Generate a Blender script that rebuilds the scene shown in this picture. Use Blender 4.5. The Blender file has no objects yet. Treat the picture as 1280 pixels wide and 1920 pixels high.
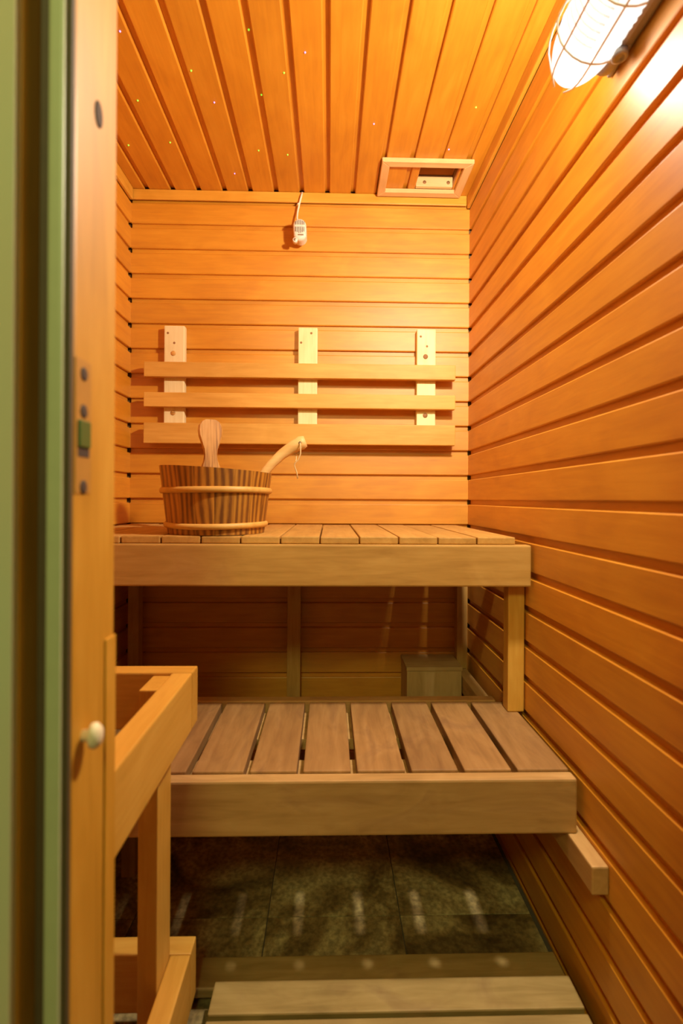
import bpy, bmesh, math, random
from mathutils import Matrix, Vector, Euler
random.seed(7)
sc = bpy.context.scene
C = sc.collection
R = math.radians

# ------------------------------------------------------------------ camera, world, exposure
CAMZ = 0.98
cam_d = bpy.data.cameras.new('camera')
cam = bpy.data.objects.new('camera', cam_d)
C.objects.link(cam)
cam_d.sensor_width = 36.0
cam_d.lens = 930 / 1920 * 36.0
cam_d.shift_y = -25 / 1920
cam_d.clip_start = 0.01
cam.matrix_world = (Matrix.Translation((0, 0, CAMZ)) @ Matrix.Rotation(R(-1.4), 4, 'Z')
                    @ Matrix.Rotation(R(90), 4, 'X') @ Matrix.Rotation(R(0.35), 4, 'Z'))
cam_d.dof.use_dof = True
cam_d.dof.focus_distance = 1.45
cam_d.dof.aperture_fstop = 2.8
sc.camera = cam

world = bpy.data.worlds.new('world')
sc.world = world
world.use_nodes = True
bg = world.node_tree.nodes['Background']
bg.inputs['Color'].default_value = (0.90, 0.95, 0.45, 1)
bg.inputs['Strength'].default_value = 0.05

LAMP_POWER = 154.0        # watts of the bulb in the wall lamp
GLASS_GLOW = 2.5
LAMP_COLOR = (1.0, 0.90, 0.70, 1)
hall_d = bpy.data.lights.new('hall_ceiling_light', 'POINT')      # lamp of the room outside the door, behind the photographer
hall_d.energy = 68.0
hall_d.color = (0.93, 1.0, 0.40)
hall_d.shadow_soft_size = 0.18
hall = bpy.data.objects.new('hall_ceiling_light', hall_d)
hall.location = (-0.15, -1.0, 2.15)
C.objects.link(hall)
vs = sc.view_settings
vs.view_transform = 'Standard'
vs.look = 'None'
vs.gamma = 1.0
vs.use_curve_mapping = False
vs.exposure = 0.0

# ------------------------------------------------------------------ room dimensions
XL, XR, YB, ZC, YF = -0.697, 0.4916, 1.75, 2.055, 0.515
PITCH = 0.0874
ZLINE = 1.939        # groove line on the back wall

# ------------------------------------------------------------------ materials
def nt(name):
    m = bpy.data.materials.new(name)
    m.use_nodes = True
    n = m.node_tree
    return m, n, n.nodes['Principled BSDF']

def link(n, a, b): n.links.new(a, b)

def wood(name, dark, mid, light, grain=14.0, rough=0.45, coat=0.0, stain=0.0, stain_col=(0.2, 0.1, 0.03, 1),
         vary=0.10, contrast=1.0, ring=0.0, bump=0.05, seed=0.0, sheen_scale=1.0):
    m, n, p = nt(name)
    N = n.nodes
    tc = N.new('ShaderNodeTexCoord'); oi = N.new('ShaderNodeObjectInfo')
    rnd = N.new('ShaderNodeVectorMath'); rnd.operation = 'MULTIPLY_ADD'
    cmb = N.new('ShaderNodeCombineXYZ')
    for i in range(3): link(n, oi.outputs['Random'], cmb.inputs[i])
    rnd.inputs[1].default_value = (37.0, 23.0, 51.0)
    link(n, cmb.outputs[0], rnd.inputs[0]); link(n, tc.outputs['Object'], rnd.inputs[2])
    mp = N.new('ShaderNodeMapping'); mp.inputs['Scale'].default_value = (1.0, grain, grain)
    mp.inputs['Location'].default_value = (seed, seed, seed)
    link(n, rnd.outputs[0], mp.inputs['Vector'])
    n1 = N.new('ShaderNodeTexNoise'); n1.inputs['Scale'].default_value = 6.0; n1.inputs['Detail'].default_value = 6.0
    n1.inputs['Roughness'].default_value = 0.6; n1.inputs['Distortion'].default_value = 0.6
    link(n, mp.outputs[0], n1.inputs['Vector'])
    mp2 = N.new('ShaderNodeMapping'); mp2.inputs['Scale'].default_value = (1.0, 2.2, 2.2)
    link(n, rnd.outputs[0], mp2.inputs['Vector'])
    n2 = N.new('ShaderNodeTexNoise'); n2.inputs['Scale'].default_value = 5.0; n2.inputs['Detail'].default_value = 3.0
    n2.inputs['Distortion'].default_value = 1.0
    link(n, mp2.outputs[0], n2.inputs['Vector'])
    mix = N.new('ShaderNodeMath'); mix.operation = 'MULTIPLY_ADD'
    mix.inputs[1].default_value = 0.5
    half = N.new('ShaderNodeMath'); half.operation = 'MULTIPLY'; half.inputs[1].default_value = 0.5
    link(n, n2.outputs['Fac'], half.inputs[0])
    link(n, n1.outputs['Fac'], mix.inputs[0]); link(n, half.outputs[0], mix.inputs[2])
    src = mix.outputs[0]
    if ring > 0:
        mp3 = N.new('ShaderNodeMapping'); mp3.inputs['Scale'].default_value = (0.30, 1.0, 0.5)
        link(n, rnd.outputs[0], mp3.inputs['Vector'])
        w = N.new('ShaderNodeTexWave'); w.wave_type = 'BANDS'; w.bands_direction = 'Y'
        w.inputs['Scale'].default_value = 17.0; w.inputs['Distortion'].default_value = 13.0
        w.inputs['Detail'].default_value = 1.0; w.inputs['Detail Scale'].default_value = 0.55
        link(n, mp3.outputs[0], w.inputs['Vector'])
        mm = N.new('ShaderNodeMix'); mm.data_type = 'FLOAT'; mm.inputs[0].default_value = ring
        link(n, src, mm.inputs[2]); link(n, w.outputs['Fac'], mm.inputs[3])
        src = mm.outputs[0]
    cr = N.new('ShaderNodeValToRGB')
    e = cr.color_ramp.elements
    s = 0.16 / contrast
    e[0].position = max(0.0, 0.5 - s); e[0].color = (*dark, 1)
    e[1].position = min(1.0, 0.5 + s); e[1].color = (*light, 1)
    k = e.new(0.5); k.color = (*mid, 1)
    link(n, src, cr.inputs['Fac'])
    col = cr.outputs['Color']
    # plank to plank variation
    hv = N.new('ShaderNodeHueSaturation')
    mr = N.new('ShaderNodeMapRange'); mr.inputs['To Min'].default_value = 1 - vary; mr.inputs['To Max'].default_value = 1 + vary
    link(n, oi.outputs['Random'], mr.inputs['Value']); link(n, mr.outputs[0], hv.inputs['Value'])
    link(n, col, hv.inputs['Color']); col = hv.outputs['Color']
    if stain > 0:
        ns = N.new('ShaderNodeTexNoise'); ns.inputs['Scale'].default_value = 5.0; ns.inputs['Detail'].default_value = 4.0
        ns.inputs['Distortion'].default_value = 1.5
        link(n, mp2.outputs[0], ns.inputs['Vector'])
        rs = N.new('ShaderNodeMapRange'); rs.inputs['From Min'].default_value = 0.52; rs.inputs['From Max'].default_value = 0.75
        rs.inputs['To Max'].default_value = stain
        link(n, ns.outputs['Fac'], rs.inputs['Value'])
        ms = N.new('ShaderNodeMix'); ms.data_type = 'RGBA'; ms.inputs[7].default_value = stain_col
        link(n, rs.outputs[0], ms.inputs[0]); link(n, col, ms.inputs[6]); col = ms.outputs[2]
    link(n, col, p.inputs['Base Color'])
    p.inputs['Roughness'].default_value = rough
    p.inputs['Coat Weight'].default_value = coat
    p.inputs['Coat Roughness'].default_value = 0.54
    p.inputs['Coat IOR'].default_value = 1.6
    b = N.new('ShaderNodeBump'); b.inputs['Strength'].default_value = bump; b.inputs['Distance'].default_value = 0.002
    link(n, n1.outputs['Fac'], b.inputs['Height']); link(n, b.outputs[0], p.inputs['Normal'])
    return m

def plain(name, col, rough=0.5, metal=0.0, emit=None, es=0.0, noise=0.12):
    m, n, p = nt(name)
    tn = n.nodes.new('ShaderNodeTexNoise'); tn.inputs['Scale'].default_value = 60.0
    tcn = n.nodes.new('ShaderNodeTexCoord'); link(n, tcn.outputs['Object'], tn.inputs['Vector'])
    mx = n.nodes.new('ShaderNodeMix'); mx.data_type = 'RGBA'
    mx.inputs[6].default_value = (*[c * (1 - noise) for c in col], 1)
    mx.inputs[7].default_value = (*[min(1, c * (1 + noise)) for c in col], 1)
    link(n, tn.outputs['Fac'], mx.inputs[0]); link(n, mx.outputs[2], p.inputs['Base Color'])
    p.inputs['Roughness'].default_value = rough
    p.inputs['Metallic'].default_value = metal
    if emit:
        p.inputs['Emission Color'].default_value = (*emit, 1)
        p.inputs['Emission Strength'].default_value = es
    return m

M = {}
M['panel'] = wood('lacquered_panel_wood', (0.54, 0.196, 0.005), (0.62, 0.243, 0.007), (0.69, 0.29, 0.014), grain=12, rough=0.5, coat=0.65, vary=0.06)
M['trim'] = wood('trim_wood', (0.56, 0.24, 0.015), (0.64, 0.29, 0.025), (0.70, 0.34, 0.04), grain=14, rough=0.5, coat=0.1)
M['slat'] = wood('backrest_slat_wood', (0.58, 0.28, 0.04), (0.66, 0.335, 0.06), (0.72, 0.39, 0.08), grain=16, rough=0.55, vary=0.05)
M['pale'] = wood('pale_upright_wood', (0.76, 0.57, 0.27), (0.84, 0.68, 0.36), (0.88, 0.74, 0.42), grain=18, rough=0.6, vary=0.05)
M['bench'] = wood('bench_wood', (0.40, 0.20, 0.040), (0.50, 0.265, 0.06), (0.57, 0.32, 0.085), grain=12, rough=0.6, stain=0.35, stain_col=(0.28, 0.12, 0.03, 1), vary=0.06)
M['bench_low'] = wood('worn_bench_wood', (0.36, 0.19, 0.055), (0.47, 0.26, 0.085), (0.55, 0.32, 0.12), grain=9, rough=0.65, stain=0.55, stain_col=(0.24, 0.10, 0.03, 1), vary=0.07)
M['step'] = wood('worn_step_slat_wood', (0.23, 0.105, 0.028), (0.32, 0.158, 0.046), (0.40, 0.21, 0.07), grain=9, rough=0.65, stain=0.6, stain_col=(0.15, 0.06, 0.02, 1), vary=0.10)
M['duck'] = wood('duckboard_wood', (0.25, 0.155, 0.042), (0.34, 0.22, 0.068), (0.42, 0.28, 0.10), grain=10, rough=0.7, stain=0.45, stain_col=(0.16, 0.07, 0.02, 1), vary=0.08)
M['guard'] = wood('guard_rail_wood', (0.52, 0.25, 0.025), (0.60, 0.30, 0.04), (0.66, 0.36, 0.06), grain=14, rough=0.5, coat=0.1, vary=0.05)
M['jamb'] = wood('door_jamb_wood', (0.49, 0.215, 0.012), (0.58, 0.262, 0.020), (0.64, 0.31, 0.034), grain=12, rough=0.5, coat=0.1, vary=0.03)
M['vent'] = wood('vent_frame_wood', (0.66, 0.38, 0.14), (0.76, 0.46, 0.19), (0.82, 0.53, 0.24), grain=16, rough=0.55, vary=0.05)
M['bucket'] = wood('bucket_stave_wood', (0.17, 0.052, 0.004), (0.36, 0.135, 0.010), (0.50, 0.21, 0.022), grain=26, rough=0.5, coat=0.15, vary=0.16, contrast=1.0, ring=0.30)
M['hoop'] = wood('bucket_hoop_wood', (0.54, 0.27, 0.05), (0.63, 0.34, 0.075), (0.70, 0.40, 0.10), grain=10, rough=0.5)
M['handle'] = wood('bucket_handle_wood', (0.30, 0.115, 0.018), (0.58, 0.28, 0.06), (0.68, 0.36, 0.10), grain=34, rough=0.5, vary=0.03, contrast=1.7)
M['ladle'] = wood('ladle_wood', (0.66, 0.38, 0.13), (0.76, 0.46, 0.18), (0.82, 0.53, 0.23), grain=12, rough=0.5)
M['box'] = wood('corner_box_wood', (0.44, 0.26, 0.09), (0.54, 0.33, 0.12), (0.60, 0.38, 0.15), grain=8, rough=0.7)
M['backing'] = plain('dark_backing_board', (0.20, 0.09, 0.025), 0.8)
M['white'] = plain('white_plastic', (0.85, 0.72, 0.58), 0.4, noise=0.03)
M['cream'] = plain('cream_cable', (0.88, 0.74, 0.55), 0.5, noise=0.03)
M['dark'] = plain('dark_slot', (0.06, 0.03, 0.015), 0.8)
M['steel'] = plain('dull_steel', (0.45, 0.38, 0.30), 0.4, 0.8)
M['grey'] = plain('grey_cast_metal', (0.30, 0.26, 0.23), 0.45, 0.3)
M['wire'] = plain('galvanised_wire', (0.75, 0.74, 0.73), 0.4, 0.1)
M['cord'] = plain('leather_cord', (0.72, 0.48, 0.24), 0.7)
M['rebate_strip'] = plain('green_lit_strip', (0.46, 0.46, 0.24), 0.5, noise=0.06)  # cool outside light on the strip is put into this olive green
M['dark_strip'] = plain('dark_brown_strip', (0.09, 0.055, 0.02), 0.7)  # dark brown, also paints the shade of the open jamb gap
M['green'] = plain('green_catch', (0.06, 0.11, 0.02), 0.4)
M['grout'] = plain('dark_grout', (0.10, 0.075, 0.05), 0.9)
M['plate'] = plain('brown_strike_metal', (0.46, 0.22, 0.04), 0.45, 0.1)
M['rib'] = plain('grey_glass_rib', (0.85, 0.84, 0.83), 0.3)
M['rib'].node_tree.nodes['Principled BSDF'].inputs['Alpha'].default_value = 0.35
M['knob'] = plain('pale_peg', (0.80, 0.62, 0.40), 0.5)
M['knot'] = plain('brown_knot', (0.30, 0.13, 0.04), 0.7)
M['star_g'] = plain('green_fibre_light', (0.3, 0.8, 0.1), 0.3, emit=(0.22, 1.0, 0.05), es=1.1)
M['star_b'] = plain('violet_fibre_light', (0.6, 0.4, 0.9), 0.3, emit=(0.55, 0.32, 1.0), es=1.1)
def lamp_glass():
    m, n, p = nt('glowing_lamp_glass')
    out = n.nodes['Material Output']
    em = n.nodes.new('ShaderNodeEmission'); em.inputs['Color'].default_value = (1, 0.95, 0.88, 1); em.inputs['Strength'].default_value = GLASS_GLOW
    tr = n.nodes.new('ShaderNodeBsdfTransparent')
    mx = n.nodes.new('ShaderNodeMixShader'); mx.inputs[0].default_value = 0.4
    link(n, tr.outputs[0], mx.inputs[1]); link(n, em.outputs[0], mx.inputs[2]); link(n, mx.outputs[0], out.inputs['Surface'])
    return m
M['lamp'] = lamp_glass()

def tile_mat():
    m, n, p = nt('marbled_slate_tile')
    N = n.nodes
    tc = N.new('ShaderNodeTexCoord'); oi = N.new('ShaderNodeObjectInfo')
    ad = N.new('ShaderNodeVectorMath'); ad.operation = 'MULTIPLY_ADD'
    cb = N.new('ShaderNodeCombineXYZ')
    for i in range(3): link(n, oi.outputs['Random'], cb.inputs[i])
    ad.inputs[1].default_value = (31, 17, 11)
    link(n, cb.outputs[0], ad.inputs[0]); link(n, tc.outputs['Object'], ad.inputs[2])
    a = N.new('ShaderNodeTexNoise'); a.inputs['Scale'].default_value = 4.0; a.inputs['Detail'].default_value = 9.0
    a.inputs['Roughness'].default_value = 0.55; a.inputs['Distortion'].default_value = 2.2
    link(n, ad.outputs[0], a.inputs['Vector'])
    cr = N.new('ShaderNodeValToRGB'); e = cr.color_ramp.elements
    e[0].position = 0.30; e[0].color = (0.08, 0.045, 0.014, 1)
    e[1].position = 0.68; e[1].color = (0.56, 0.44, 0.20, 1)
    k = e.new(0.47); k.color = (0.26, 0.17, 0.06, 1)
    k = e.new(0.56); k.color = (0.40, 0.29, 0.12, 1)
    link(n, a.outputs['Fac'], cr.inputs['Fac'])
    b = N.new('ShaderNodeTexNoise'); b.inputs['Scale'].default_value = 90.0; b.inputs['Detail'].default_value = 3.0
    link(n, ad.outputs[0], b.inputs['Vector'])
    rs = N.new('ShaderNodeMapRange'); rs.inputs['From Min'].default_value = 0.35; rs.inputs['From Max'].default_value = 0.65
    rs.inputs['To Min'].default_value = 0.6; rs.inputs['To Max'].default_value = 1.15
    link(n, b.outputs['Fac'], rs.inputs['Value'])
    ml = N.new('ShaderNodeVectorMath'); ml.operation = 'SCALE'
    link(n, cr.outputs['Color'], ml.inputs[0]); link(n, rs.outputs[0], ml.inputs['Scale'])
    link(n, ml.outputs[0], p.inputs['Base Color'])
    p.inputs['Roughness'].default_value = 0.5
    bm_ = N.new('ShaderNodeBump'); bm_.inputs['Strength'].default_value = 0.12; bm_.inputs['Distance'].default_value = 0.003
    link(n, a.outputs['Fac'], bm_.inputs['Height']); link(n, bm_.outputs[0], p.inputs['Normal'])
    return m
M['tile'] = tile_mat()

def glass_mat():
    m, n, p = nt('reflection_toned_glass')
    tn = n.nodes.new('ShaderNodeTexNoise'); tn.inputs['Scale'].default_value = 3.0
    tc = n.nodes.new('ShaderNodeTexCoord'); link(n, tc.outputs['Object'], tn.inputs['Vector'])
    mx = n.nodes.new('ShaderNodeMix'); mx.data_type = 'RGBA'
    mx.inputs[6].default_value = (0.85, 0.60, 0.34, 1); mx.inputs[7].default_value = (0.66, 0.72, 0.44, 1)  # tan and green base colours stand in for the reflected outer room
    link(n, tn.outputs['Fac'], mx.inputs[0]); link(n, mx.outputs[2], p.inputs['Base Color'])
    p.inputs['Transmission Weight'].default_value = 0.25
    p.inputs['Roughness'].default_value = 0.55
    p.inputs['IOR'].default_value = 1.3
    return m
M['glass'] = glass_mat()

# ------------------------------------------------------------------ helpers
def tag(o, label=None, cat=None, group=None, kind=None):
    if label: o['label'] = label
    if cat: o['category'] = cat
    if group: o['group'] = group
    if kind: o['kind'] = kind
    return o

def empty(name, loc=(0, 0, 0)):
    o = bpy.data.objects.new(name, None)
    o.empty_display_size = 0.05
    o.location = loc
    C.objects.link(o)
    return o

def setpar(o, parent):
    if parent is not None:
        mw = o.matrix_basis.copy()
        o.parent = parent
        o.matrix_parent_inverse = parent.matrix_basis.inverted()   # every matrix_basis here is the world matrix
        o.matrix_basis = mw
    return o

def obj(name, mesh, mat, parent=None, mw=None):
    o = bpy.data.objects.new(name, mesh)
    if mat is not None and len(mesh.materials) == 0: mesh.materials.append(mat)
    if mw is not None: o.matrix_basis = mw
    C.objects.link(o)
    setpar(o, parent)
    return o

def bm_mesh(name, bm, smooth=False):
    bmesh.ops.recalc_face_normals(bm, faces=bm.faces)
    if smooth:
        for f in bm.faces: f.smooth = True
    me = bpy.data.meshes.new(name)
    bm.to_mesh(me); bm.free()
    return me

_box_cache = {}
def box_mesh(name, lx, ly, lz, bev, mat):
    key = (name, round(lx, 5), round(ly, 5), round(lz, 5), bev, mat.name)
    if key in _box_cache: return _box_cache[key]
    bm = bmesh.new()
    bmesh.ops.create_cube(bm, size=1.0)
    bmesh.ops.scale(bm, vec=(lx, ly, lz), verts=bm.verts)
    if bev > 0:
        bmesh.ops.bevel(bm, geom=bm.edges[:], offset=bev, segments=2, profile=0.6, affect='EDGES', clamp_overlap=True)
    me = bm_mesh(name, bm)
    me.materials.append(mat)
    _box_cache[key] = me
    return me

def board(name, lo, hi, mat, parent=None, bev=0.0025, rot=None):
    """timber from corner lo to corner hi; local X runs along its longest side, so the grain does too"""
    d = [hi[i] - lo[i] for i in range(3)]
    c = [(hi[i] + lo[i]) / 2 for i in range(3)]
    ax = d.index(max(d))
    if ax == 0: L = (d[0], d[1], d[2]); rm = Matrix.Identity(4)
    elif ax == 1: L = (d[1], d[0], d[2]); rm = Matrix.Rotation(R(90), 4, 'Z')
    else: L = (d[2], d[1], d[0]); rm = Matrix.Rotation(R(-90), 4, 'Y')
    mw = Matrix.Translation(c)
    if rot is not None: mw = mw @ rot
    return obj(name, box_mesh(name, *L, bev, mat), mat, parent, mw @ rm)

def frame_mat(origin, ldir, wdir):
    l, w = Vector(ldir), Vector(wdir)
    nn = l.cross(w)
    m = Matrix((( l.x, w.x, nn.x, origin[0]), (l.y, w.y, nn.y, origin[1]), (l.z, w.z, nn.z, origin[2]), (0, 0, 0, 1)))
    return m

GR, GD, TH = 0.0155, 0.0095, 0.016      # groove width, groove depth, panel thickness
def panel_mesh(length, p=PITCH, clip=None, mat=None):
    """tongue-and-groove panel: X length, Y width (0..p), Z outward; recessed tongue at the top, rounded face edges"""
    lo, hi = (0.0, p) if clip is None else clip
    f1 = min(p - GR, hi)
    pts = [(lo, -TH), (lo, -0.0035), (lo + 0.0008, -0.0015), (lo + 0.003, 0.0)]
    if hi > p - GR + 0.004:
        pts += [(f1 - 0.003, 0.0), (f1 - 0.0008, -0.0015), (f1, -0.0035), (f1 + 0.0005, -GD), (hi, -GD), (hi, -TH)]
    else:
        pts += [(hi - 0.003, 0.0), (hi - 0.0008, -0.0015), (hi, -0.0035), (hi, -TH)]
    bm = bmesh.new()
    a = [bm.verts.new((0, w, n)) for w, n in pts]
    b = [bm.verts.new((length, w, n)) for w, n in pts]
    k = len(pts)
    for i in range(k):
        j = (i + 1) % k
        bm.faces.new((a[i], a[j], b[j], b[i]))
    bm.faces.new(a[::-1]); bm.faces.new(b)
    me = bm_mesh('plank', bm)
    me.materials.append(mat or M['panel'])
    return me

def lathe(name, prof, mat, parent=None, seg=24, mw=None, smooth=True):
    bm = bmesh.new()
    rings = []
    for r, z in prof:
        if r < 1e-6: rings.append([bm.verts.new((0, 0, z))])
        else: rings.append([bm.verts.new((r * math.cos(2 * math.pi * i / seg), r * math.sin(2 * math.pi * i / seg), z)) for i in range(seg)])
    for q in range(len(rings) - 1):
        A, B = rings[q], rings[q + 1]
        for i in range(seg):
            j = (i + 1) % seg
            if len(A) == 1 and len(B) == 1: continue
            if len(A) == 1: bm.faces.new((A[0], B[j], B[i]))
            elif len(B) == 1: bm.faces.new((A[i], A[j], B[0]))
            else: bm.faces.new((A[i], A[j], B[j], B[i]))
    return obj(name, bm_mesh(name, bm, smooth), mat, parent, mw)

def tube(name, pts, rad, mat, parent=None, seg=10, closed=False, flat=None, mw=None):
    """sweep a round (or flattened) section through points; rad may be a list"""
    P = [Vector(p) for p in pts]
    n = len(P)
    rr = rad if isinstance(rad, (list, tuple)) else [rad] * n
    bm = bmesh.new()
    rings = []
    up = None
    for i in range(n):
        if closed: t = P[(i + 1) % n] - P[i - 1]
        else: t = P[min(i + 1, n - 1)] - P[max(i - 1, 0)]
        t.normalize()
        if up is None:
            up = Vector((0, 1, 0)) if abs(t.y) < 0.9 else Vector((1, 0, 0))
        u = (up - t * up.dot(t)).normalized(); v = t.cross(u); up = u
        ring = []
        for k in range(seg):
            a = 2 * math.pi * k / seg
            fu = flat[i] if flat else 1.0
            ring.append(bm.verts.new(P[i] + u * math.cos(a) * rr[i] * fu + v * math.sin(a) * rr[i]))
        rings.append(ring)
    m = n if closed else n - 1
    for i in range(m):
        A, B = rings[i], rings[(i + 1) % n]
        for k in range(seg):
            j = (k + 1) % seg
            bm.faces.new((A[k], A[j], B[j], B[k]))
    if not closed:
        bm.faces.new(rings[0][::-1]); bm.faces.new(rings[-1])
    return obj(name, bm_mesh(name, bm, True), mat, parent, mw)

# ------------------------------------------------------------------ shell
BK = 0.03
wall_back = tag(board('wall_back', (XL - 0.05, YB + TH, -0.04), (XR + 0.05, YB + TH + BK, ZC + 0.06), M['backing'], None, 0), kind='structure')
wall_right = tag(board('wall_right', (XR + TH, YF - 0.09, -0.04), (XR + TH + BK, YB + TH, ZC + 0.06), M['backing'], None, 0), kind='structure')
wall_left = tag(board('wall_left', (XL - TH - BK, YF - 0.09, -0.04), (XL - TH, YB + TH, ZC + 0.06), M['backing'], None, 0), kind='structure')

# hole for the air vent
VX0, VX1, VY0, VY1 = 0.290, 0.418, 1.585, 1.705       # clear hole
EPS = 0.0
ceil_bm = bmesh.new()
def addbox(bm, lo, hi):
    r = bmesh.ops.create_cube(bm, size=1.0)
    for v in r['verts']:
        v.co = Vector([(lo[i] + hi[i]) / 2 + v.co[i] * (hi[i] - lo[i]) for i in range(3)])
X0, X1, Y0, Y1 = XL - 0.05, XR + 0.05, YF - 0.09, YB + TH + BK
zc0, zc1 = ZC + TH, ZC + TH + BK
addbox(ceil_bm, (X0, Y0, zc0), (VX0, Y1, zc1)); addbox(ceil_bm, (VX1, Y0, zc0), (X1, Y1, zc1))
addbox(ceil_bm, (VX0, Y0, zc0), (VX1, VY0, zc1)); addbox(ceil_bm, (VX0, VY1, zc0), (VX1, Y1, zc1))
ceiling = tag(obj('ceiling', bm_mesh('ceiling', ceil_bm), M['backing']), kind='structure')

# horizontal panels on the three walls (groove top edge at ZLINE - k*PITCH)
def wall_panels(parent, length, origin, ldir):
    full = panel_mesh(length)
    z = ZLINE - PITCH                       # face bottom of the panel whose tongue ends at ZLINE
    k = -1
    while True:
        top = ZLINE - k * PITCH
        bot = top - PITCH
        if top <= 0.004: break
        if top > ZC: clip = (0.0, ZC - bot)
        elif bot < 0.0: clip = (-bot, PITCH)
        else: clip = None
        if clip is None: me = full
        else: me = panel_mesh(length, PITCH, clip)
        obj('plank', me, M['panel'], parent, frame_mat((origin[0], origin[1], bot), ldir, (0, 0, 1)))
        k += 1
wall_panels(wall_back, XR - XL, (XL, YB, 0), (1, 0, 0))
wall_panels(wall_right, YB - (YF - 0.06), (XR, YB, 0), (0, -1, 0))
wall_panels(wall_left, YB - (YF - 0.06), (XL, YF - 0.06, 0), (0, 1, 0))

# ceiling panels run front to back
CP = 0.0898
cx0 = -0.0138 - GR / 2      # left edge of one groove
CL = YB - (YF - 0.06)
k0 = -9
x = cx0 - 8 * CP
cfull = panel_mesh(CL, CP)
def ceil_plank(xl, lo, hi, y0, y1):
    """xl = left edge of the module (face first, recessed tongue at its right)"""
    clip = None if (lo <= 0 and hi >= CP) else (max(lo, 0.0), min(hi, CP))
    me = cfull if (clip is None and abs(y1 - y0 - CL) < 1e-6) else panel_mesh(y1 - y0, CP, clip)
    obj('plank', me, M['panel'], ceiling, frame_mat((xl, y0, ZC), (0, 1, 0), (1, 0, 0)))
ya, yb = YF - 0.06, YB
xl = cx0 + GR - 8 * CP
while xl < XR - 0.004:
    lo, hi = max(0.0, XL - xl), min(CP, XR - xl)
    if hi - lo > 0.006:
        a, b = xl + lo, xl + hi
        if b <= VX0 or a >= VX1:
            ceil_plank(xl, lo, hi, ya, yb)
        else:
            ceil_plank(xl, lo, hi, ya, VY0)
            if a < VX0 - 0.01: ceil_plank(xl, lo, VX0 - xl, VY0, yb)
            if b > VX1 + 0.01: ceil_plank(xl, VX1 - xl, hi, VY0, yb)
    xl += CP

# trims at the ceiling edge
tag(board('trim_1', (XL + 0.001, YB - 0.007, ZC - 0.036), (XR - 0.012, YB + 0.001, ZC - 0.0005), M['trim'], None, 0.003), kind='structure')
tag(board('trim_2', (XR - 0.011, YF, ZC - 0.044), (XR + 0.001, YB - 0.0005, ZC - 0.0005), M['trim'], None, 0.004), kind='structure')
tag(board('trim_3', (XL - 0.001, YF, ZC - 0.044), (XL + 0.011, YB - 0.013, ZC - 0.0005), M['trim'], None, 0.004), kind='structure')

# floor: grout bed and marbled tiles
floor = tag(board('floor', (-1.40, -0.70, -0.05), (1.10, YB + 0.05, -0.003), M['grout'], None, 0), kind='structure')
xs = [-0.138 + 0.31 * i for i in range(-4, 5)]
ys = [1.164 + 0.61 * i for i in range(-3, 2)]
for i in range(len(xs) - 1):
    for j in range(len(ys) - 1):
        x0, x1 = max(xs[i], -1.39), min(xs[i + 1], 1.09)
        y0, y1 = ys[j], min(ys[j + 1], YB)
        for (u0, u1) in ([(x0, x1)] if y1 < YF - 0.08 else [(max(x0, XL), min(x1, XR))]):
            if u1 - u0 > 0.02:
                board('tile', (u0 + 0.001, y0 + 0.001, -0.012), (u1 - 0.001, y1 - 0.001, 0.0), M['tile'], floor, 0.0008)

# front wall: timber right of the doorway, header above it, timber panel beneath and above the glass
DX0, DX1, DTOP = -0.22, 0.415, 1.93
JF = YF - 0.0895
wf = bmesh.new()
addbox(wf, (DX1 + 0.03, JF, 0.0), (XR, YF, ZC)); addbox(wf, (XL, JF, DTOP + 0.03), (DX1 + 0.03, YF, ZC))
wall_front = tag(obj('wall_front', bm_mesh('wall_front', wf), M['trim']), kind='structure')

# door frame on the left with strike plate, and the far jamb and header of the same frame
door = tag(empty('door_1', (DX0, YF - 0.045, 0)), kind='structure')
jp = board('jamb', (-0.2385, JF + 0.006, 0.0), (DX0, YF, DTOP), M['jamb'], door, 0.003)
board('jamb', (DX1, JF, 0.0), (DX1 + 0.0295, YF, DTOP), M['jamb'], door, 0.003)
board('header', (DX0 - 0.05, JF, DTOP + 0.0005), (DX1 + 0.029, YF, DTOP + 0.0295), M['jamb'], door, 0.003)
board('stop_lath', (DX0 + 0.0002, YF - 0.022, 0.0), (DX0 + 0.002, YF, 0.84), M['jamb'], door, 0.001)
board('rebate_strip', (-0.2378, JF - 0.004, 0.0), (-0.2245, JF + 0.006, DTOP - 0.001), M['rebate_strip'], door, 0.003)
board('dark_strip', (-0.2243, JF + 0.001, 0.0), (-0.2204, JF + 0.006, DTOP - 0.001), M['dark_strip'], door, 0.0008)  # dark strip along the jamb's front edge
board('dark_strip', (-0.2523, JF + 0.010, 0.0), (-0.2387, YF - 0.004, DTOP - 0.001), M['dark_strip'], door, 0.001)  # fills the open gap beside the jamb, its shade painted dark
plate = board('strike_plate', (DX0 - 0.001, 0.4335, 0.983), (DX0 + 0.0008, 0.4615, 1.102), M['plate'], door, 0.0005)
tag(plate, 'brown strike plate with screw holes')
def jdisc(name, y, z, r, mat, parent, h=0.0008, ry=None):
    mw = Matrix.Translation((DX0 + 0.0008, y, z)) @ Matrix.Rotation(R(90), 4, 'Y')
    if ry: mw = mw @ Matrix.Diagonal((ry, 1, 1, 1))
    return lathe(name, [(0, -0.001), (r, -0.001), (r, h * 0.6), (r * 0.7, h), (0, h * 0.7)], mat, parent, 14, mw)
for zz in (1.0895, 1.0563, 0.989):
    jdisc('screw_hole', 0.4475, zz, 0.0062, M['dark'], plate)
board('catch', (DX0 - 0.001, 0.4375, 1.024), (DX0 + 0.0030, 0.4575, 1.048), M['green'], plate, 0.0012)
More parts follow.
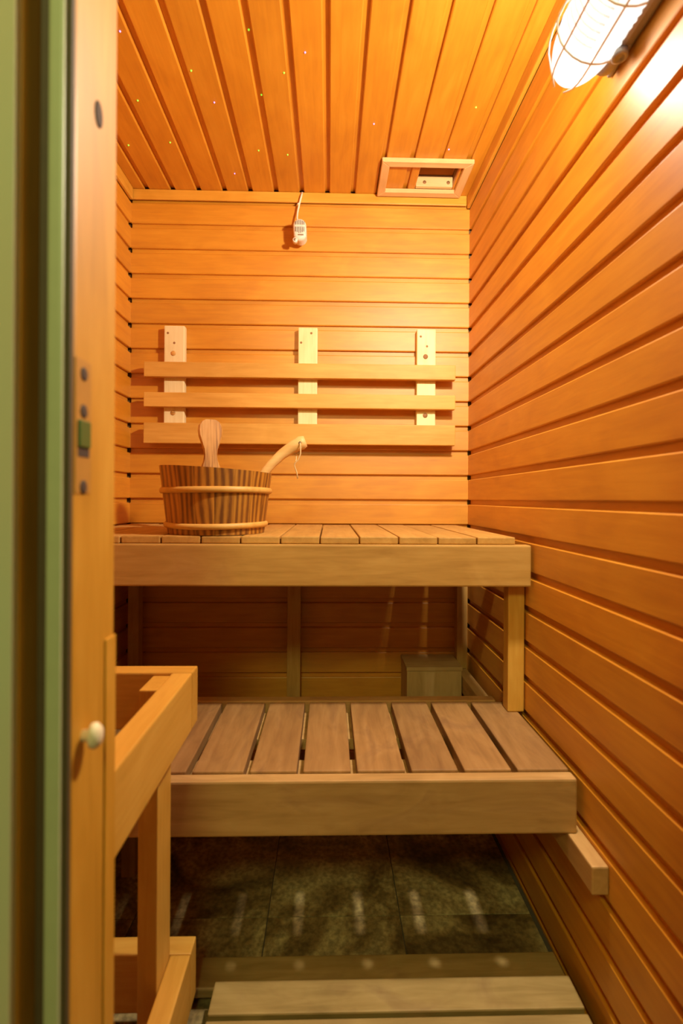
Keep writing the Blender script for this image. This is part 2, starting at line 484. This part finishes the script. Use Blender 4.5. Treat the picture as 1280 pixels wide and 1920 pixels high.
board('catch_slot', (DX0 - 0.001, 0.4375, 1.0155), (DX0 + 0.0012, 0.4575, 1.0238), M['dark'], plate, 0.0003)
jdisc('plug_hole', 0.4734, 1.341, 0.0072, M['dark'], door, 0.0004, 1.7)
lathe('peg', [(0, -0.002), (0.004, -0.002), (0.0042, 0.006), (0.0085, 0.008), (0.009, 0.012), (0.0065, 0.016), (0, 0.0175)],
      M['knob'], door, 18, Matrix.Translation((DX0, 0.4505, 0.766)) @ Matrix.Rotation(R(90), 4, 'Y') @ Matrix.Diagonal((1.3, 1, 1, 1)))

win = tag(empty('window_1', (-0.5, 0.46, 0)), kind='structure')
board('stile', (-0.2715, 0.4105, 0.0), (-0.2525, YF, DTOP), M['jamb'], win, 0.002)
board('stile', (XL, JF + 0.002, 0.0), (XL + 0.04, YF, DTOP), M['jamb'], win, 0.002)
board('rail', (XL + 0.0405, JF + 0.002, 0.0), (-0.272, YF, 0.06), M['jamb'], win, 0.002)
board('rail', (XL + 0.0405, JF + 0.002, DTOP - 0.05), (-0.272, YF, DTOP), M['jamb'], win, 0.002)
board('pane', (XL + 0.002, 0.402, 0.005), (-0.2530, 0.410, DTOP - 0.005), M['glass'], win, 0.001)

# ------------------------------------------------------------------ upper bench
ub = tag(empty('upper_bench', (0, 1.46, 0)), 'wide upper wooden bench carrying the bucket, with tan front board', 'bench')
UF = 1.177
board('front_board', (XL + 0.002, UF, 0.771), (0.4845, UF + 0.028, 0.8705), M['bench'], ub, 0.004)
gx = [0.451 - 0.0947 * i for i in range(0, 13)]
for i, xr in enumerate(gx):
    xl_ = xr - 0.0947 + 0.0022
    if i == len(gx) - 1 or xl_ < XL: xl_ = XL + 0.002
    if xr - xl_ < 0.01: continue
    dy = [0, 0.001, -0.001, 0.0015, 0, 0.001, -0.0005, 0.001, 0.002, 0.001, 0.0, 0.001, 0][i]
    dz = -0.0012 if i % 3 == 1 else 0.0
    board('slat', (xl_, UF + 0.012 + dy, 0.871), (xr - 0.001, YB - 0.003, 0.889 + dz), M['bench'], ub, 0.003)
for y in (1.40, 1.68):
    board('bearer', (XL + 0.002, y, 0.80), (0.484, y + 0.035, 0.8708), M['bench'], ub, 0.002)
board('leg', (0.4475, 1.226, 0.4505), (0.4885, 1.262, 0.7705), M['guard'], ub, 0.003)
board('leg', (0.440, 1.69, 0.40), (0.476, 1.725, 0.7995), M['bench'], ub, 0.002)
board('leg', (-0.141, 1.69, 0.0), (-0.0955, 1.725, 0.7995), M['bench'], ub, 0.002)
board('leg', (-0.665, 1.66, 0.0), (-0.630, 1.70, 0.7995), M['bench'], ub, 0.002)

# ------------------------------------------------------------------ lower bench
LB = tag(empty('lower_bench', (0, 1.12, 0)), 'low step bench of spaced wooden slats below the upper bench', 'bench')
LF = 0.9375
board('front_board', (XL + 0.002, LF, 0.342), (0.4775, LF + 0.028, 0.446), M['bench_low'], LB, 0.004)
lg = [0.465, 0.367, 0.2618, 0.1576, 0.0513, -0.054, -0.157, -0.268, -0.373, -0.478, -0.583, -0.6975]
slope = [0, 0, .002, -.001, .001, 0, -.001, .001, 0, 0, 0, 0]
for i in range(len(lg) - 1):
    w1, w0 = lg[i] - 0.0062, lg[i + 1] + 0.0062
    if i == 0: w1 = 0.4745
    board('slat', (w0, LF + 0.0285, 0.424), (w1, 1.292, 0.450), M['step'], LB, 0.003)
board('back_rail', (XL + 0.002, 1.2925, 0.37), (0.4395, 1.322, 0.4535), M['bench_low'], LB, 0.003)
board('support_plank', (XL + 0.002, 1.150, 0.398), (0.435, 1.2915, 0.4235), M['bench_low'], LB, 0.002)
board('support_plank', (XL + 0.002, 0.979, 0.385), (0.435, 1.058, 0.4235), M['bench_low'], LB, 0.002)
board('side_rail', (0.440, LF + 0.0285, 0.3425), (0.4745, 1.735, 0.399), M['bench_low'], LB, 0.003)
board('leg', (-0.53, 1.29, 0.0), (-0.495, 1.325, 0.3695), M['bench_low'], LB, 0.002)

tag(board('wall_cleat', (0.4605, 0.852, 0.292), (0.4905, 1.70, 0.3415), M['bench_low'], None, 0.003),
    'square timber cleat on the right wall under the low bench end', 'cleat')
tag(empty('corner_box', (0.356, 1.67, 0)), 'plain low wooden box in the dark corner behind the low bench', 'box')
cb = bpy.data.objects['corner_box']
board('front_panel', (0.257, 1.615, 0.0), (0.437, 1.627, 0.418), M['box'], cb, 0.002)
board('side_panel', (0.257, 1.6275, 0.0), (0.269, 1.7485, 0.418), M['box'], cb, 0.002)
board('side_panel', (0.425, 1.6275, 0.0), (0.437, 1.7485, 0.418), M['box'], cb, 0.002)
board('lid', (0.255, 1.612, 0.4185), (0.439, 1.7485, 0.431), M['box'], cb, 0.002)

# ------------------------------------------------------------------ heater guard
g = tag(empty('heater_guard', (-0.4, 0.75, 0)), 'wooden guard rail fence with two corner rails beside the door jamb', 'guard rail')
GX = -0.243
for (z0, z1) in ((0.565, 0.667), (0.058, 0.163)):
    board('back_rail', (XL + 0.002, 0.894, z0), (GX, 0.932, z1), M['guard'], g, 0.003)
    board('side_rail', (GX - 0.036, 0.56, z0), (GX, 0.8935, z1), M['guard'], g, 0.003)
board('post', (-0.312, 0.825, 0.0), (-0.2795, 0.8935, 0.662), M['guard'], g, 0.002)
board('post', (-0.312, 0.57, 0.0), (-0.2795, 0.63, 0.662), M['guard'], g, 0.002)

# ------------------------------------------------------------------ duckboard
d = tag(empty('duckboard', (0.13, 0.8, 0)), 'slatted wooden duckboard lying on the tile floor', 'duckboard')
board('slat', (-0.275, 0.955, 0.022), (0.472, 1.022, 0.040), M['duck'], d, 0.003)
board('slat', (-0.212, 0.890, 0.0405), (0.470, 0.952, 0.058), M['duck'], d, 0.003)
board('slat', (-0.212, 0.818, 0.0405), (0.470, 0.880, 0.058), M['duck'], d, 0.003)
board('slat', (-0.212, 0.746, 0.0405), (0.470, 0.808, 0.058), M['duck'], d, 0.003)
board('slat', (-0.212, 0.674, 0.0405), (0.470, 0.736, 0.058), M['duck'], d, 0.003)
for xx in (-0.15, 0.14, 0.40):
    board('batten', (xx, 0.67, 0.0), (xx + 0.04, 0.953, 0.040), M['duck'], d, 0.002)
    board('batten', (xx, 0.9535, 0.0), (xx + 0.04, 1.02, 0.0218), M['duck'], d, 0.002)

# ------------------------------------------------------------------ backrest on the back wall
br = tag(empty('backrest', (-0.08, YB - 0.03, 1.3)), 'slatted backrest of three rails screwed to three pale uprights', 'backrest')
UY = YB - 0.028
SY = UY - 0.024
for n_, (x0, x1, zt) in enumerate(((-0.572, -0.502, 1.573), (-0.111, -0.044, 1.573), (0.302, 0.368, 1.573))):
    u = board('upright', (x0, UY, 1.185), (x1, YB - 0.0003, zt), M['pale'], br, 0.004)
    spots = [((x0 + x1) / 2 - 0.003, 1.477, 0.0085), ((x0 + x1) / 2 - 0.003, 1.272, 0.0085)] if n_ != 1 else []
    small = [(x0 + 0.013, 1.547, 0.004), (x0 + 0.035, 1.513, 0.004)] if n_ != 1 else [(x1 - 0.022, 1.553, 0.004), (x0 + 0.01, 1.52, 0.004)]
    for (sx, sz, sr) in spots:
        lathe('wood_plug', [(0, -0.002), (sr, -0.002), (sr, 0.001), (sr * 0.7, 0.0025), (0, 0.003)], M['knot'] if n_ == 2 else M['handle'], u, 16,
              Matrix.Translation((sx, UY, sz)) @ Matrix.Rotation(R(90), 4, 'X'))
    for (sx, sz, sr) in small:
        lathe('screw', [(0, -0.002), (sr, -0.002), (sr, 0.0004), (sr * 0.5, 0.0008), (0, 0.0002)], M['knot'], u, 12,
              Matrix.Translation((sx, UY, sz)) @ Matrix.Rotation(R(90), 4, 'X'))
for (z0, z1) in ((1.391, 1.442), (1.289, 1.338), (1.165, 1.235)):
    board('slat', (-0.632, SY, z0), (0.432, UY - 0.0002, z1), M['slat'], br, 0.0025)

# ------------------------------------------------------------------ air vent in the ceiling
v = tag(empty('air_vent', (0.30, 1.645, ZC)), 'mitred wooden air vent frame on the ceiling by the back wall', 'vent')
VZ = ZC - 0.0145
OX0, OX1, OY0, OY1 = 0.160, 0.452, 1.555, 1.736
fw = 0.026
def mitre(name, pts):
    bm = bmesh.new()
    lo_ = [bm.verts.new((p[0], p[1], VZ)) for p in pts]
    hi_ = [bm.verts.new((p[0], p[1], ZC - 0.0002)) for p in pts]
    bm.faces.new(lo_[::-1]); bm.faces.new(hi_)
    for i in range(4):
        j = (i + 1) % 4
        bm.faces.new((lo_[i], lo_[j], hi_[j], hi_[i]))
    bmesh.ops.bevel(bm, geom=bm.edges[:], offset=0.0015, segments=1, affect='EDGES')
    cx = sum(p[0] for p in pts) / 4; cy = sum(p[1] for p in pts) / 4
    horiz = (max(p[0] for p in pts) - min(p[0] for p in pts)) > (max(p[1] for p in pts) - min(p[1] for p in pts))
    mw = Matrix.Translation((cx, cy, ZC)) @ (Matrix.Identity(4) if horiz else Matrix.Rotation(R(90), 4, 'Z'))
    bmesh.ops.transform(bm, matrix=mw.inverted(), verts=bm.verts)
    obj(name, bm_mesh(name, bm), M['vent'], v, mw)
I0, I1, J0, J1 = OX0 + fw, OX1 - fw, OY0 + fw, OY1 - fw
mitre('frame_rail', [(OX0, OY0), (OX1, OY0), (I1, J0), (I0, J0)])
mitre('frame_rail', [(OX1, OY1), (OX0, OY1), (I0, J1), (I1, J1)])
mitre('frame_stile', [(OX0, OY1), (OX0, OY0), (I0, J0), (I0, J1)])
mitre('frame_stile', [(OX1, OY0), (OX1, OY1), (I1, J1), (I1, J0)])
vb = bmesh.new()
VT = ZC + 0.085
for lo, hi in (((VX0 - 0.008, VY0 - 0.008, ZC + TH + BK), (VX0, VY1 + 0.008, VT)), ((VX1, VY0 - 0.008, ZC + TH + BK), (VX1 + 0.008, VY1 + 0.008, VT)),
               ((VX0, VY0 - 0.008, ZC + TH + BK), (VX1, VY0, VT)), ((VX0, VY1, ZC + TH + BK), (VX1, VY1 + 0.008, VT)), ((VX0 - 0.008, VY0 - 0.008, VT), (VX1 + 0.008, VY1 + 0.008, VT + 0.008))):
    addbox(vb, lo, hi)
obj('duct', bm_mesh('duct', vb), M['vent'], v)
vbat = board('batten', (VX0 + 0.0005, VY1 - 0.008, ZC + 0.0002), (VX1 - 0.0005, VY1 + 0.006, ZC + 0.034), M['vent'], v, 0.002)
for sx in (VX0 + 0.03, VX1 - 0.016):
    lathe('screw', [(0, -0.002), (0.006, -0.002), (0.006, 0.001), (0, 0.0018)], M['knot'], vbat, 12,
          Matrix.Translation((sx, VY1 - 0.008, ZC + 0.014)) @ Matrix.Rotation(R(90), 4, 'X'))

# ------------------------------------------------------------------ temperature probe with its cable
SX, SZ = -0.106, 1.893
s = tag(empty('temperature_sensor', (SX, YB, SZ)), 'small white slotted temperature sensor hanging by its cable on back wall', 'sensor')
def capsule_mesh(hw, hh, depth, y_front):
    """upright stadium outline extruded out of the wall with a rounded front"""
    bm = bmesh.new()
    loops = []
    for ins, y in ((0.0, y_front + depth), (0.0, y_front + 0.010), (0.0015, y_front + 0.005), (0.005, y_front + 0.0015), (0.010, y_front)):
        ring = []
        r = hw - ins
        for i in range(28):
            a = 2 * math.pi * i / 28
            cz = (hh - hw) * (1 if math.sin(a) >= 0 else -1)
            ring.append(bm.verts.new((r * math.cos(a), y, cz + r * math.sin(a))))
        loops.append(ring)
    for A, B in zip(loops[:-1], loops[1:]):
        for i in range(28):
            j = (i + 1) % 28
            bm.faces.new((A[i], A[j], B[j], B[i]))
    bm.faces.new(loops[-1]); bm.faces.new(loops[0][::-1])
    return bm_mesh('housing', bm, False)
SYF = YB - 0.068
obj('housing', capsule_mesh(0.0225, 0.037, 0.040, SYF), M['white'], s, Matrix.Translation((SX, 0, SZ)) @ Matrix.Rotation(R(-3), 4, 'Y'))
board('mount', (SX - 0.014, YB - 0.0285, SZ - 0.014), (SX + 0.014, YB - 0.0002, SZ + 0.014), M['white'], s, 0.002)
for row, (z0, z1) in enumerate(((0.014, 0.0305), (-0.015, 0.007))):
    for q in range(6):
        dx = (q - 2.5) * 0.0056
        sh = abs(q - 2.5) * 0.0022
        board('slot', (SX + dx - 0.0011, SYF - 0.0004, SZ + z0 + (sh if row else 0)), (SX + dx + 0.0011, SYF + 0.004, SZ + z1 - (0 if row else sh)), M['dark'], s, 0.0)
board('clip', (SX - 0.006, SYF - 0.0012, SZ - 0.0225), (SX + 0.013, SYF + 0.002, SZ - 0.0185), M['steel'], s, 0.0005)
lug = lathe('lug', [(0, 0), (0.0085, 0), (0.0085, 0.014), (0.007, 0.016), (0, 0.016)], M['white'], s, 16,
            Matrix.Translation((SX - 0.0155, SYF + 0.016, SZ - 0.037)) @ Matrix.Rotation(R(90), 4, 'X'))
lathe('screw', [(0, 0), (0.0045, 0), (0.004, 0.0012), (0, 0.0016)], M['steel'], lug, 12,
      Matrix.Translation((SX - 0.0155, SYF - 0.0002, SZ - 0.037)) @ Matrix.Rotation(R(90), 4, 'X'))
tube('cable', [(SX + 0.004, YB - 0.010, ZC - 0.004), (SX + 0.002, YB - 0.016, ZC - 0.02), (SX - 0.005, YB - 0.017, ZC - 0.048), (SX - 0.011, YB - 0.015, ZC - 0.075),
               (SX - 0.012, YB - 0.024, ZC - 0.102), (SX - 0.006, YB - 0.040, SZ + 0.034)], 0.0032, M['cream'], s, 10)
board('cable_clip', (SX - 0.0105, YB - 0.020, ZC - 0.052), (SX - 0.0045, YB - 0.0002, ZC - 0.046), M['cream'], s, 0.001)

# ------------------------------------------------------------------ bucket
BX, BY, BZ = -0.2965, 1.318, 0.8895
BR0, BR1, BH = 0.1235, 0.1435, 0.164
bk = tag(empty('sauna_bucket', (BX, BY, BZ)), 'round wooden stave bucket with two hoops and a paddle handle', 'bucket')
NS = 18
def stave(i):
    a0 = 2 * math.pi * i / NS; a1 = 2 * math.pi * (i + 1) / NS
    am = (a0 + a1) / 2
    gap = 0.0012
    bm = bmesh.new()
    cols = []
    for t in range(5):
        a = a0 + gap + (a1 - a0 - 2 * gap) * t / 4
        col = []
        for (inner, h) in ((0, 0), (0, 1), (1, 1), (1, 0)):
            z = 0.0 if h == 0 else BH - 0.0085 * math.cos(a)
            f = z / BH
            r = BR0 + (BR1 - BR0) * f - (0.013 if inner else 0.0)
            if not inner and t in (0, 4): r -= 0.0004
            col.append(bm.verts.new((r * math.cos(a), r * math.sin(a), z)))
        cols.append(col)
    for t in range(4):
        A, B = cols[t], cols[t + 1]
        for k in range(4):
            j = (k + 1) % 4
            bm.faces.new((A[k], B[k], B[j], A[j]))
    bm.faces.new(cols[0]); bm.faces.new(cols[-1][::-1])
    rr = (BR0 + BR1) / 2
    mw = Matrix.Translation((BX + rr * math.cos(am), BY + rr * math.sin(am), BZ)) @ Matrix.Rotation(am, 4, 'Z') @ Matrix.Rotation(R(-90), 4, 'Y')
    loc = mw.inverted() @ Matrix.Translation((BX, BY, BZ))
    bmesh.ops.transform(bm, matrix=loc, verts=bm.verts)
    obj('stave', bm_mesh('stave', bm), M['bucket'], bk, mw)
for i in range(NS): stave(i)
def hoop(zc, hh, th):
    n = 64
    r = BR0 + (BR1 - BR0) * zc / BH
    bm = bmesh.new()
    rings = []
    for i in range(n):
        a = 2 * math.pi * i / n
        wob = 0.0012 * math.sin(a * 2 + zc * 90)
        ring = []
        for k in range(10):
            b = 2 * math.pi * k / 10
            rad = r + 0.001 + max(-0.002, th * math.cos(b)); zz = zc + wob + hh * 0.5 * math.sin(b)
            ring.append(bm.verts.new((rad * math.cos(a), rad * math.sin(a), zz)))
        rings.append(ring)
    for i in range(n):
        A, B = rings[i], rings[(i + 1) % n]
        for k in range(10):
            j = (k + 1) % 10
            bm.faces.new((A[k], B[k], B[j], A[j]))
    obj('hoop', bm_mesh('hoop', bm, True), M['hoop'], bk, Matrix.Translation((BX, BY, BZ)))
hoop(0.110, 0.016, 0.0065)
hoop(0.022, 0.015, 0.0065)
lathe('bucket_base', [(0, 0.004), (BR0 - 0.014, 0.004), (BR0 - 0.0135, 0.016), (0, 0.016)], M['bucket'], bk, 36, Matrix.Translation((BX, BY, BZ)))
# paddle shaped handle standing up from the far rim
ha = R(112)
def paddle():
    prof = [(0.0, 0.022), (0.06, 0.022), (0.12, 0.0235), (0.150, 0.0275), (0.164, 0.0255), (0.180, 0.0198), (0.195, 0.0178), (0.212, 0.0195), (0.232, 0.0265), (0.252, 0.0330), (0.268, 0.0345), (0.282, 0.0325), (0.292, 0.026), (0.298, 0.015)]
    bm = bmesh.new()
    F, B = [], []
    th = 0.009
    for z, w in prof:
        F.append([bm.verts.new((z, -w * (1 - 0.12), -th)), bm.verts.new((z, -w, -th * 0.5)), bm.verts.new((z, -w, th * 0.5)), bm.verts.new((z, -w * 0.88, th)),
                  bm.verts.new((z, w * 0.88, th)), bm.verts.new((z, w, th * 0.5)), bm.verts.new((z, w, -th * 0.5)), bm.verts.new((z, w * 0.88, -th))])
    for A, Bq in zip(F[:-1], F[1:]):
        for k in range(8):
            j = (k + 1) % 8
            bm.faces.new((A[k], A[j], Bq[j], Bq[k]))
    bm.faces.new(F[0][::-1]); bm.faces.new(F[-1])
    return bm_mesh('handle', bm)
hr = BR0 - 0.0235
mw = (Matrix.Translation((BX + hr * math.cos(ha), BY + hr * math.sin(ha), BZ + 0.0165)) @ Matrix.Rotation(ha - R(90), 4, 'Z')
      @ Matrix.Rotation(R(-4.5), 4, 'X') @ Matrix.Rotation(R(-90), 4, 'Y') @ Matrix.Rotation(R(90), 4, 'X'))
obj('handle', paddle(), M['handle'], bk, mw)

# ------------------------------------------------------------------ ladle standing in the bucket
ld = tag(empty('ladle', (BX - 0.01, BY + 0.0, BZ + 0.02)), 'pale wooden ladle leaning in the bucket with a cord loop', 'ladle')
hp = [(-0.243, 1.325, 0.945), (-0.215, 1.327, 0.985), (-0.180, 1.330, 1.040), (-0.155, 1.332, 1.072), (-0.128, 1.334, 1.098), (-0.100, 1.336, 1.118), (-0.076, 1.338, 1.130), (-0.0655, 1.3385, 1.134)]
hr_ = [0.010, 0.0105, 0.0115, 0.0125, 0.014, 0.0165, 0.0190, 0.0150]
tube('handle', hp, hr_, M['ladle'], ld, 14, flat=[0.9] * 8)
lathe('bowl', [(0, -0.030), (0.022, -0.028), (0.036, -0.018), (0.042, 0.0), (0.042, 0.016), (0.037, 0.016), (0.036, 0.0), (0.030, -0.014), (0.018, -0.022), (0, -0.024)],
      M['ladle'], ld, 28, Matrix.Translation((-0.268, 1.322, 0.938)) @ Matrix.Rotation(R(14), 4, 'Y'))
hx, hy, hz = -0.079, 1.338 - 0.0165, 1.128
lathe('cord_hole', [(0, -0.002), (0.0035, -0.002), (0.0035, 0.0006), (0, 0.0004)], M['dark'], ld, 14,
      Matrix.Translation((hx, hy - 0.0008, hz)) @ Matrix.Rotation(R(90), 4, 'X'))
tube('cord', [(hx, hy - 0.001, hz), (hx + 0.002, hy - 0.006, hz - 0.012), (hx + 0.002, hy - 0.008, hz - 0.030), (hx - 0.004, hy - 0.007, hz - 0.046), (hx - 0.013, hy - 0.006, hz - 0.055),
              (hx - 0.014, hy - 0.005, hz - 0.062), (hx - 0.008, hy - 0.005, hz - 0.078), (hx - 0.005, hy - 0.005, hz - 0.096)], 0.0017, M['cord'], ld, 8)
tube('cord', [(hx - 0.006, hy + 0.030, hz - 0.004), (hx - 0.011, hy + 0.027, hz - 0.026), (hx - 0.011, hy + 0.016, hz - 0.044), (hx - 0.012, hy - 0.002, hz - 0.056)], 0.0013, M['cord'], ld, 8)

# ------------------------------------------------------------------ caged wall lamp
lp = tag(empty('wall_lamp', (XR, 0.74, 1.77)), 'glowing caged bulkhead lamp high on the right wall', 'lamp')
LX, LZ, LY0, LY1 = 0.425, 1.748, 0.655, 0.882
# ribbed glass
prof = []
n = 40
for i in range(n + 1):
    t = i / n
    y = LY0 + (LY1 - LY0) * t
    r = 0.052
    if t > 0.62: r = 0.052 * math.sqrt(max(0.0, 1 - ((t - 0.62) / 0.38) ** 2 * 0.72))
    if t <= 0.66: r += 0.0016 * math.sin(i * math.pi * 0.9)
    prof.append((r, y))
prof = [(0, LY0)] + prof + [(0.020, LY1 + 0.005), (0, LY1 + 0.007)]
axis = Matrix.Translation((LX, 0, LZ)) @ Matrix.Rotation(R(-90), 4, 'X')
lathe('lamp_glass', prof, M['lamp'], lp, 32, axis)
for q in range(9):
    yy = 0.676 + q * 0.0125
    tube('glass_rib', [(LX + 0.0535 * math.cos(R(t)), yy, LZ + 0.0535 * math.sin(R(t))) for t in range(150, 256, 15)], 0.0016, M['rib'], lp, 6)
bulb_d = bpy.data.lights.new('bulb_light', 'POINT')
bulb_d.energy = LAMP_POWER
bulb_d.color = LAMP_COLOR[:3]
bulb_d.shadow_soft_size = 0.032
bulb_d.use_nodes = True
ln = bulb_d.node_tree
lem = ln.nodes['Emission']
lf = ln.nodes.new('ShaderNodeLightFalloff'); lf.inputs['Strength'].default_value = 1.0; lf.inputs['Smooth'].default_value = 0.9
ln.links.new(lf.outputs['Quadratic'], lem.inputs['Strength'])
bulb = bpy.data.objects.new('bulb_light', bulb_d)
bulb.location = (LX - 0.020, 0.866, LZ - 0.006)
C.objects.link(bulb)
tilt = Matrix.Translation((0.468, 0.745, 1.772))
obj('base', box_mesh('base', 0.030, 0.215, 0.118, 0.012, M['grey']), M['grey'], lp, tilt)
board('mounting_plate', (0.4825, 0.625, 1.722), (XR - 0.0002, 0.862, 1.822), M['grey'], lp, 0.004)
for yy in (0.690, 0.800):
    lathe('lug', [(0, 0), (0.013, 0), (0.013, 0.010), (0.008, 0.012), (0.006, 0.008), (0, 0.008)], M['grey'], lp, 16,
          Matrix.Translation((0.470, yy, 1.714)) @ Matrix.Rotation(R(180), 4, 'X'))
    board('lug_arm', (0.455, yy - 0.011, 1.7135), (0.483, yy + 0.011, 1.7275), M['grey'], lp, 0.003)
for ang in (165, 215, 265):
    a = R(ang)
    pts = []
    for i in range(13):
        t = i / 12
        y = 0.665 + (LY1 + 0.014 - 0.665) * t
        rr = 0.060 if t < 0.6 else 0.060 * math.sqrt(max(0.16, 1 - ((t - 0.6) / 0.4) ** 2))
        pts.append((LX + rr * math.cos(a), y, LZ + rr * math.sin(a)))
    tube('cage_wire', pts, 0.0016, M['wire'], lp, 8)
for yy in (0.70, 0.795):
    pts = [(LX + 0.0605 * math.cos(R(t)), yy, LZ + 0.0605 * math.sin(R(t))) for t in range(100, 296, 15)]
    tube('cage_hoop', pts, 0.0016, M['wire'], lp, 8)

# ------------------------------------------------------------------ fibre star lights in the ceiling
# (x, y, colour, where) on the ceiling, in metres
ORD = ['first', 'second', 'third', 'fourth', 'fifth', 'sixth', 'seventh', 'eighth', 'ninth', 'tenth', 'eleventh', 'twelfth', 'thirteenth', 'fourteenth']
stars = ([(x_, y_, 'green') for x_, y_ in ((-0.193, 1.153), (-0.354, 1.257), (-0.121, 1.256), (-0.189, 1.338), (-0.525, 1.356), (-0.488, 1.513), (-0.619, 1.529),
                                           (-0.225, 1.539), (-0.137, 1.555), (0.170, 1.067), (0.395, 1.35))]
         + [(x_, y_, 'violet') for x_, y_ in ((-0.489, 1.156), (-0.319, 1.356), (-0.32, 1.651), (-0.065, 1.197), (0.121, 1.419), (0.36, 1.515))])
star_me = {}
def plank_no(x_): return math.floor((XR - (cx0 + GR)) / CP) - math.floor((x_ - (cx0 + GR)) / CP)
for (x_, y_, colr) in stars:
    key = 'star_g' if colr == 'green' else 'star_b'
    rel = (x_ - (cx0 + GR)) % CP
    zz = ZC if rel < CP - GR else ZC + GD
    mw = Matrix.Translation((x_, y_, zz))
    if key not in star_me:
        o = lathe('star_light', [(0, 0.002), (0.0022, 0.002), (0.0022, -0.0008), (0.0014, -0.0022), (0, -0.0026)], M[key], None, 12, mw)
        star_me[key] = o.data
    else:
        o = obj('star_light', star_me[key], M[key], None, mw)
    same = sorted([t[1] for t in stars if t[2] == colr and plank_no(t[0]) == plank_no(x_)])
    lab = 'tiny %s star light, %s ceiling plank from right wall' % (colr, ORD[plank_no(x_)])
    if len(same) == 2: lab += ', ' + ('farther from' if y_ == same[0] else 'nearer to') + ' the back'
    if len(same) == 3: lab += ', ' + ['farthest from', 'midway to', 'nearest to'][same.index(y_)] + ' the back'
    tag(o, lab, 'star light', 'fibre star lights in the ceiling')
